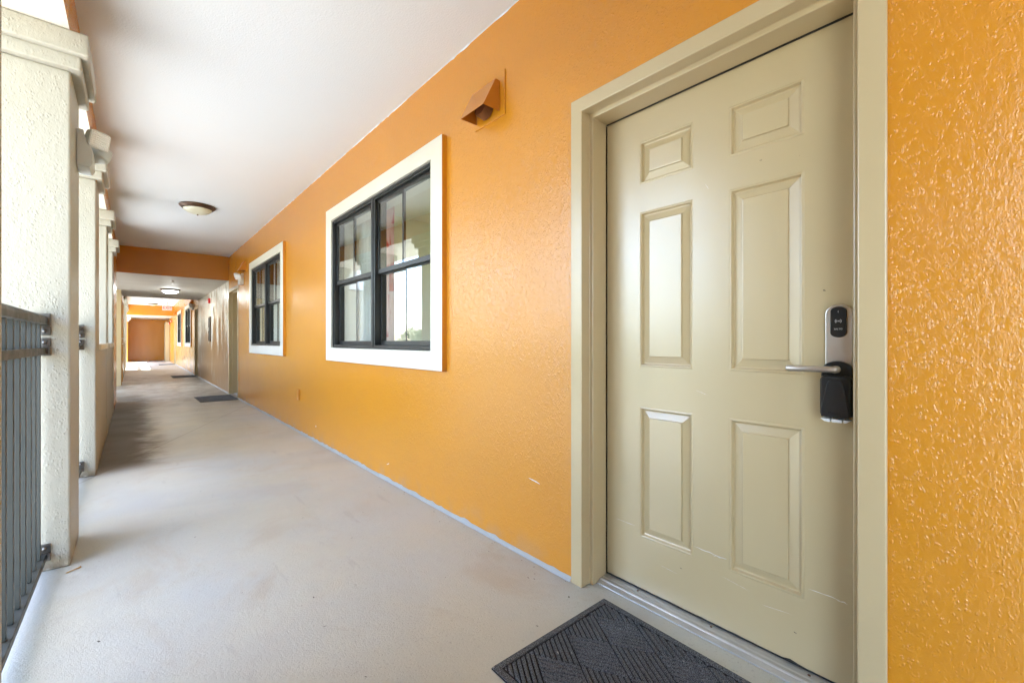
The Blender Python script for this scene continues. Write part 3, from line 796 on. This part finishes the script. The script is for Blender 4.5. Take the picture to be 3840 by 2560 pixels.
# ------------------------------------------------------------------ emergency lights
def make_elight(body, label):
    """local: x away from the wall"""
    t_ = thing('emergency_light', label, 'emergency light')
    prof = [(0, 0), (.048, 0), (.060, .022), (.060, .085), (.030, .160), (.026, .190), (0, .190)]
    bm = bmesh.new(); prism(bm, prof, 'y', -.085, .085); obj('housing', bm, body, t_, None, False, .004, 3)
    for k, (y, z, az, tilt) in enumerate(((-.055, .158, -48, 14), (.075, .120, 55, 22))):
        rot = Matrix.Translation((.075, y, z)) @ Matrix.Rotation(R(az), 4, 'Z') @ Matrix.Rotation(R(tilt), 4, 'Y')
        bm = bmesh.new(); rings = []
        for (x, s) in ((-.036, .42), (-.032, .66), (-.015, .88), (.010, .98), (.018, 1.0)):
            rings.append([bm.verts.new((x, p[0] * s, p[1] * s)) for p in rrect(.052, .046, .020, 4)])
        for a, b in zip(rings[:-1], rings[1:]):
            n = len(a)
            for q in range(n): bm.faces.new((a[q], a[(q + 1) % n], b[(q + 1) % n], b[q]))
        bm.faces.new(rings[0]); bm.faces.new(rings[-1])
        bmesh.ops.transform(bm, matrix=rot, verts=bm.verts)
        hd = obj('lamp_head', bm, body, t_, None, True, .002)
        bm = bmesh.new()   # prismatic lens: a grid of small facets
        ny, nz = 9, 7; grid = []
        for i in range(ny * 2 + 1):
            row = []
            for j in range(nz * 2 + 1):
                yy = (i / (ny * 2) - .5) * .090; zz = (j / (nz * 2) - .5) * .078
                e = 1 - max(abs(yy) / .045, abs(zz) / .039) ** 4
                row.append(bm.verts.new((.0185 + .006 * e + (.0042 if (i % 2 and j % 2) else 0), yy, zz)))
            grid.append(row)
        for i in range(ny * 2):
            for j in range(nz * 2): bm.faces.new((grid[i][j], grid[i + 1][j], grid[i + 1][j + 1], grid[i][j + 1]))
        bmesh.ops.transform(bm, matrix=rot, verts=bm.verts)
        obj('lens', bm, M['lens'], hd)
        bm = bmesh.new(); lathe(bm, [(.012, -.02), (.012, .03)], 12, Matrix.Translation((.046, y, z - .012)) @ Matrix.Rotation(R(90), 4, 'Y')); obj('swivel', bm, body, t_, None, True)
    return t_
e1 = make_elight(M['greyp'], 'grey twin-headed emergency light on the side of the rough cream pillar'); e1.location = (LX + .001, 3.20, 1.955)
e2 = make_elight(M['whitep'], 'white twin-headed emergency light above the shadowed sage door'); e2.location = (W - .001, 8.74, 2.045); e2.rotation_euler = (0, 0, math.pi)
dup(e2, (W - .001, 16.85, 2.05), math.pi, 'white twin-headed emergency light beside the far door past the weathered wall')
dup(e2, (LX + .001, 26.5, 1.98), 0, 'white emergency light on the open side under the far dropped ceiling')

# ------------------------------------------------------------------ small wall things
def wallbox(name, label, cat, y, z, wy, hz, dx, mat, bev=.003):
    o = bxo(name, (-dx, .0005, -wy / 2, wy / 2, 0, hz), mat, None, bev, (W, y, z)); return tag(o, label, cat)
wallbox('outlet_cover', 'orange painted outlet cover low on the wall between the two near windows', 'outlet cover', 5.33, .375, .075, .118, .014, M['vent'])
wallbox('outlet_cover', 'far orange painted outlet cover low on the wall below the far windows', 'outlet cover', 20.45, .38, .075, .118, .014, M['vent'])
def alarm(x, y, z, label, rz):
    t_ = thing('fire_alarm', label, 'fire alarm', (x, y, z), rz)
    bxo('housing', (.0, .045, -.06, .06, 0, .125), M['red'], t_, .006)
    bm = bmesh.new(); prism(bm, [(.044, .012), (.075, .025), (.075, .06), (.044, .078)], 'y', -.035, .035); obj('strobe', bm, M['lens'], t_, None, False, .004)
alarm(W, 13.0, 2.0, 'red fire alarm strobe high on the weathered wall', math.pi)
alarm(W, 27.2, 2.0, 'red fire alarm strobe just past the far beam', math.pi)
alarm(W, 28.9, 1.95, 'red fire alarm strobe beside the farthest door', math.pi)
def plaque(y, z, wy, hz, label, lines):
    t_ = thing('wall_sign', label, 'sign', (W, y, z))
    bxo('plate', (-.008, .0, -wy / 2, wy / 2, 0, hz), M['ivory'], t_, .002)
    for k in range(lines):
        bxo('text_line', (-.0088, -.0078, -wy * .32, wy * .32, hz * (.2 + .6 * k / max(1, lines - 1)), hz * (.2 + .6 * k / max(1, lines - 1)) + .006), M['steel_dark'], t_)
plaque(12.50, 1.68, .26, .19, 'larger ivory notice plate on the weathered wall beside the fire alarm', 4)
plaque(12.95, 1.67, .16, .14, 'smaller ivory notice plate on the weathered wall beneath the fire alarm', 3)
plaque(10.36, 1.50, .12, .13, 'ivory room sign on the weathered wall beside the shadowed door', 2)
plaque(15.45, 1.50, .12, .13, 'ivory room sign on the weathered wall at its far door', 2)
t_ = thing('extinguisher_cabinet', 'dark glass-fronted extinguisher cabinet set in the weathered wall', 'cabinet', (W, 13.0, 1.05))
bm = bmesh.new(); box(bm, -.022, .0, -.17, -.14, 0, .62); box(bm, -.022, .0, .14, .17, 0, .62); box(bm, -.022, .0, -.14, .14, 0, .03); box(bm, -.022, .0, -.14, .14, .59, .62)
obj('frame', bm, M['bronze'], t_, None, False, .002); bxo('door_glass', (-.008, -.001, -.14, .14, .03, .59), M['blk'], t_)
bxo('pull', (-.030, -.009, .118, .130, .27, .35), M['steel'], t_, .002)

# exit sign
t_ = thing('exit_sign', 'hanging white exit sign with red EXIT letters', 'exit sign', (1.09, 23.8, 2.40))
bxo('panel', (-.165, .165, -.02, .02, 0, .20), M['whitep'], t_, .006)
me = text_mesh('EXIT', .185, .002, 1.05); o = link('lettering', me, M['redink'], t_); o.rotation_euler = (R(90), 0, 0); o.location = (.012, -.022, .10); o.scale = (.78, 1, 1)
bm = bmesh.new(); bm.faces.new([bm.verts.new(p) for p in ((-.125, -.0215, .10), (-.150, -.0215, .085), (-.150, -.0215, .115))]); obj('arrow', bm, M['redink'], t_)
bxo('hanger', (-.03, .03, -.01, .01, .199, CH - 2.40), M['whitep'], t_)
# sprinklers
def sprinkler(y, label):
    t_ = thing('sprinkler', label, 'sprinkler', (.585, y, LOW))
    bm = bmesh.new(); lathe(bm, [(.038, 0), (.036, -.006), (.014, -.010), (.011, -.03), (.0, -.031)], 18); obj('escutcheon', bm, M['steel'], t_, None, True)
    bm = bmesh.new(); box(bm, -.016, -.012, -.003, .003, -.056, -.024); box(bm, .012, .016, -.003, .003, -.056, -.024); box(bm, -.016, .016, -.003, .003, -.059, -.055); obj('yoke', bm, M['steel'], t_)
    bm = bmesh.new(); lathe(bm, [(0, -.059), (.019, -.060), (.019, -.062), (0, -.063)], 14); obj('deflector', bm, M['steel'], t_)
sprinkler(10.9, 'small steel ceiling sprinkler just behind the first beam')
sprinkler(15.1, 'small steel ceiling sprinkler at the far edge of the dropped ceiling')

# ------------------------------------------------------------------ doormats
def clip_poly(poly, x0, x1, y0, y1):
    for ax, lim, sg in ((0, x0, 1), (0, x1, -1), (1, y0, 1), (1, y1, -1)):
        out = []
        for i in range(len(poly)):
            p, q = poly[i], poly[(i + 1) % len(poly)]
            ip, iq = sg * (p[ax] - lim) >= 0, sg * (q[ax] - lim) >= 0
            if ip: out.append(p)
            if ip != iq:
                s = (lim - p[ax]) / (q[ax] - p[ax]); out.append((p[0] + s * (q[0] - p[0]), p[1] + s * (q[1] - p[1])))
        poly = out
        if len(poly) < 3: return []
    return poly
MW, ML = .575, .90
def make_mat(label, ribs=True):
    t_ = thing('doormat', label, 'doormat')
    bxo('backing', (0, MW, 0, ML, .0005, .0045), M['mat_base'] if ribs else M['mat'], t_, .002)
    bm = bmesh.new(); b = .024
    for (x0, x1, y0, y1) in ((.002, b, .002, ML - .002), (MW - b, MW - .002, .002, ML - .002), (b + .0005, MW - b - .0005, .002, b), (b + .0005, MW - b - .0005, ML - b, ML - .002)): box(bm, x0, x1, y0, y1, .004, .0085)
    obj('border', bm, M['mat'], t_, None, False, .002)
    if ribs:
        e1_, e2_ = Vector((-.50, -.866)), Vector((.52, -.854)); Lc = .152; bm = bmesh.new(); nr = 8
        for i in range(-12, 13):
            for j in range(-12, 13):
                for k in range(nr):
                    a0, a1, b0, b1 = i + .015, i + .985, j + (k + .10) / nr, j + (k + .86) / nr
                    par = (i + j) % 2
                    def P(a, bb): return (.30 + Lc * ((a * e1_[0] + bb * e2_[0]) if par else (bb * e1_[0] + a * e2_[0])), .85 + Lc * ((a * e1_[1] + bb * e2_[1]) if par else (bb * e1_[1] + a * e2_[1])))
                    if par: ii = P
                    else:
                        # swap the cell indices so that both families tile the same lattice
                        a0, a1, b0, b1 = j + .015, j + .985, i + (k + .10) / nr, i + (k + .86) / nr
                    lo = clip_poly([P(a0, b0), P(a1, b0), P(a1, b1), P(a0, b1)], b + .007, MW - b - .007, b + .007, ML - b - .007)
                    if len(lo) < 3: continue
                    cx = sum(p[0] for p in lo) / len(lo); cy_ = sum(p[1] for p in lo) / len(lo)
                    m_ = .26 / nr
                    hi = clip_poly([P(a0 + .02, b0 + m_ * .6), P(a1 - .02, b0 + m_ * .6), P(a1 - .02, b1 - m_ * .6), P(a0 + .02, b1 - m_ * .6)], b + .009, MW - b - .009, b + .009, ML - b - .009)
                    if len(hi) != len(lo): hi = [(cx + (p[0] - cx) * .85, cy_ + (p[1] - cy_) * .85) for p in lo]
                    vb = [bm.verts.new((*p, .0044)) for p in lo]; vt = [bm.verts.new((*p, .0105)) for p in hi]
                    try:
                        bm.faces.new(vt)
                        for q in range(len(lo)): bm.faces.new((vb[q], vb[(q + 1) % len(lo)], vt[(q + 1) % len(lo)], vt[q]))
                    except ValueError: pass
        rb = obj('ribs', bm, M['mat'], t_); rb['kind'] = 'stuff'
    return t_
m1 = make_mat('charcoal ribbed doormat in front of the nearest sage door'); m1.location = (.832, .168, 0); m1.rotation_euler = (0, 0, R(-1.6))
m2 = make_mat('dark doormat in front of the shadowed door under the first beam', False); m2.location = (.86, 9.05, 0); m2.rotation_euler = (0, 0, R(1))
dup(m2, (.85, 15.65, 0), R(1), 'grey doormat in front of the door past the weathered wall')
dup(m2, (.85, 24.6, 0), 0, 'far doormat in front of the door before the far beam')
dup(m2, (.62, 29.9, 0), 0, 'farthest dark doormat at the foot of the end wall')

bm = bmesh.new()
for k in range(70):
    x_, y_ = random.uniform(-.15, 1.36), random.uniform(.9, 5.5)
    if k < 22: x_, y_ = random.uniform(1.30, 1.42), random.uniform(1.1, 3.0)
    elif k < 34: x_, y_ = random.uniform(.9, 1.35), random.uniform(.25, 1.0)
    z_ = .0106 if (.85 < x_ < 1.38 and .2 < y_ < 1.04) else .0012
    a_ = random.random() * 6.28; l_ = random.uniform(.002, .007); w_ = l_ * random.uniform(.2, .6)
    bm.faces.new([bm.verts.new((x_ + p * l_ * math.cos(a_) - q * w_ * math.sin(a_), y_ + p * l_ * math.sin(a_) + q * w_ * math.cos(a_), z_ + .001 * (p > 0))) for p, q in ((-1, -.5), (.6, -1), (1, .4), (-.5, 1))])
o = obj('floor_grit', bm, M['grit']); o['kind'] = 'stuff'; o['label'] = 'scattered dark grit and flakes on the walkway floor'; o['category'] = 'grit'
# golf-tee like nail lying by the pillar foot
bm = bmesh.new(); lathe(bm, [(0, 0), (.0022, .006), (.0026, .050), (.0045, .056), (.0048, .060), (0, .060)], 12)
o = obj('wooden_tee', bm, M['wood'], None, (-.232, 2.782, .0032), True); o.rotation_euler = (R(91), 0, R(128)); tag(o, 'small wooden peg lying on the floor by the pillar with the emergency light', 'peg')

# ------------------------------------------------------------------ garden outside the open side
def make_tree(seed, h, rad):
    rnd = random.Random(seed); t_ = thing('garden_tree', 'leafy broad tree on the lawn outside the walkway', 'tree', (0, 0, 0), 0, 'trees on the lawn outside the walkway')
    bm = bmesh.new()
    def limb(p, q, r0, r1):
        dv = (q - p); m4 = Matrix.Translation(p) @ dv.to_track_quat('Z', 'Y').to_matrix().to_4x4()
        lathe(bm, [(r0, 0), (r1, dv.length)], 8, m4)
    top = Vector((.2, .1, h * .45)); limb(Vector((0, 0, 0)), top, .22, .13)
    ends = []
    for k in range(7):
        a = k * 2.4; e = top + Vector((math.cos(a) * rad * .55, math.sin(a) * rad * .55, h * (.12 + .30 * rnd.random()))); limb(top, e, .09, .03); ends.append(e)
    obj('trunk', bm, M['bark'], t_)
    vs, fs = [], []
    for k in range(60):
        a, u = rnd.random() * 6.283, rnd.uniform(-.8, 1); rr = (1 - u * u) ** .5
        q = rnd.uniform(.55, 1)
        c_ = Vector((math.cos(a) * rr * rad * q, math.sin(a) * rr * rad * q, h * .66 + u * h * .32 * q)); cr = rnd.uniform(.5, .95) * rad * .3
        for _ in range(70):
            dv = Vector((rnd.gauss(0, 1), rnd.gauss(0, 1), rnd.gauss(0, .8))).normalized() * cr * rnd.random() ** .4
            n_ = Vector((rnd.gauss(0, 1), rnd.gauss(0, 1), rnd.gauss(0, 1) + .8)).normalized(); ax = n_.orthogonal().normalized(); bx_ = n_.cross(ax); s = rnd.uniform(.10, .20)
            i = len(vs); p = c_ + dv
            vs += [p - ax * s, p + bx_ * s * .55, p + ax * s, p - bx_ * s * .55]; fs.append((i, i + 1, i + 2, i + 3))
    me = bpy.data.meshes.new('crown'); me.from_pydata(vs, [], fs); link('crown', me, M['leaf'], t_)
    return t_
tr1 = make_tree(3, 7.0, 3.2)
spots = [(-27, -9), (-31, 2), (-26, 11), (-33, 19), (-28, 27), (-34, 36), (-29, 47), (-40, -4), (-42, 13), (-41, 30)]
for k, (x, y) in enumerate(spots):
    o = tr1 if k == 0 else dup(tr1, (0, 0, 0))
    o.location = (x, y, -3.2); o.rotation_euler = (0, 0, k * 1.7); s = .85 + .3 * ((k * 37) % 10) / 10; o.scale = (s, s, s)
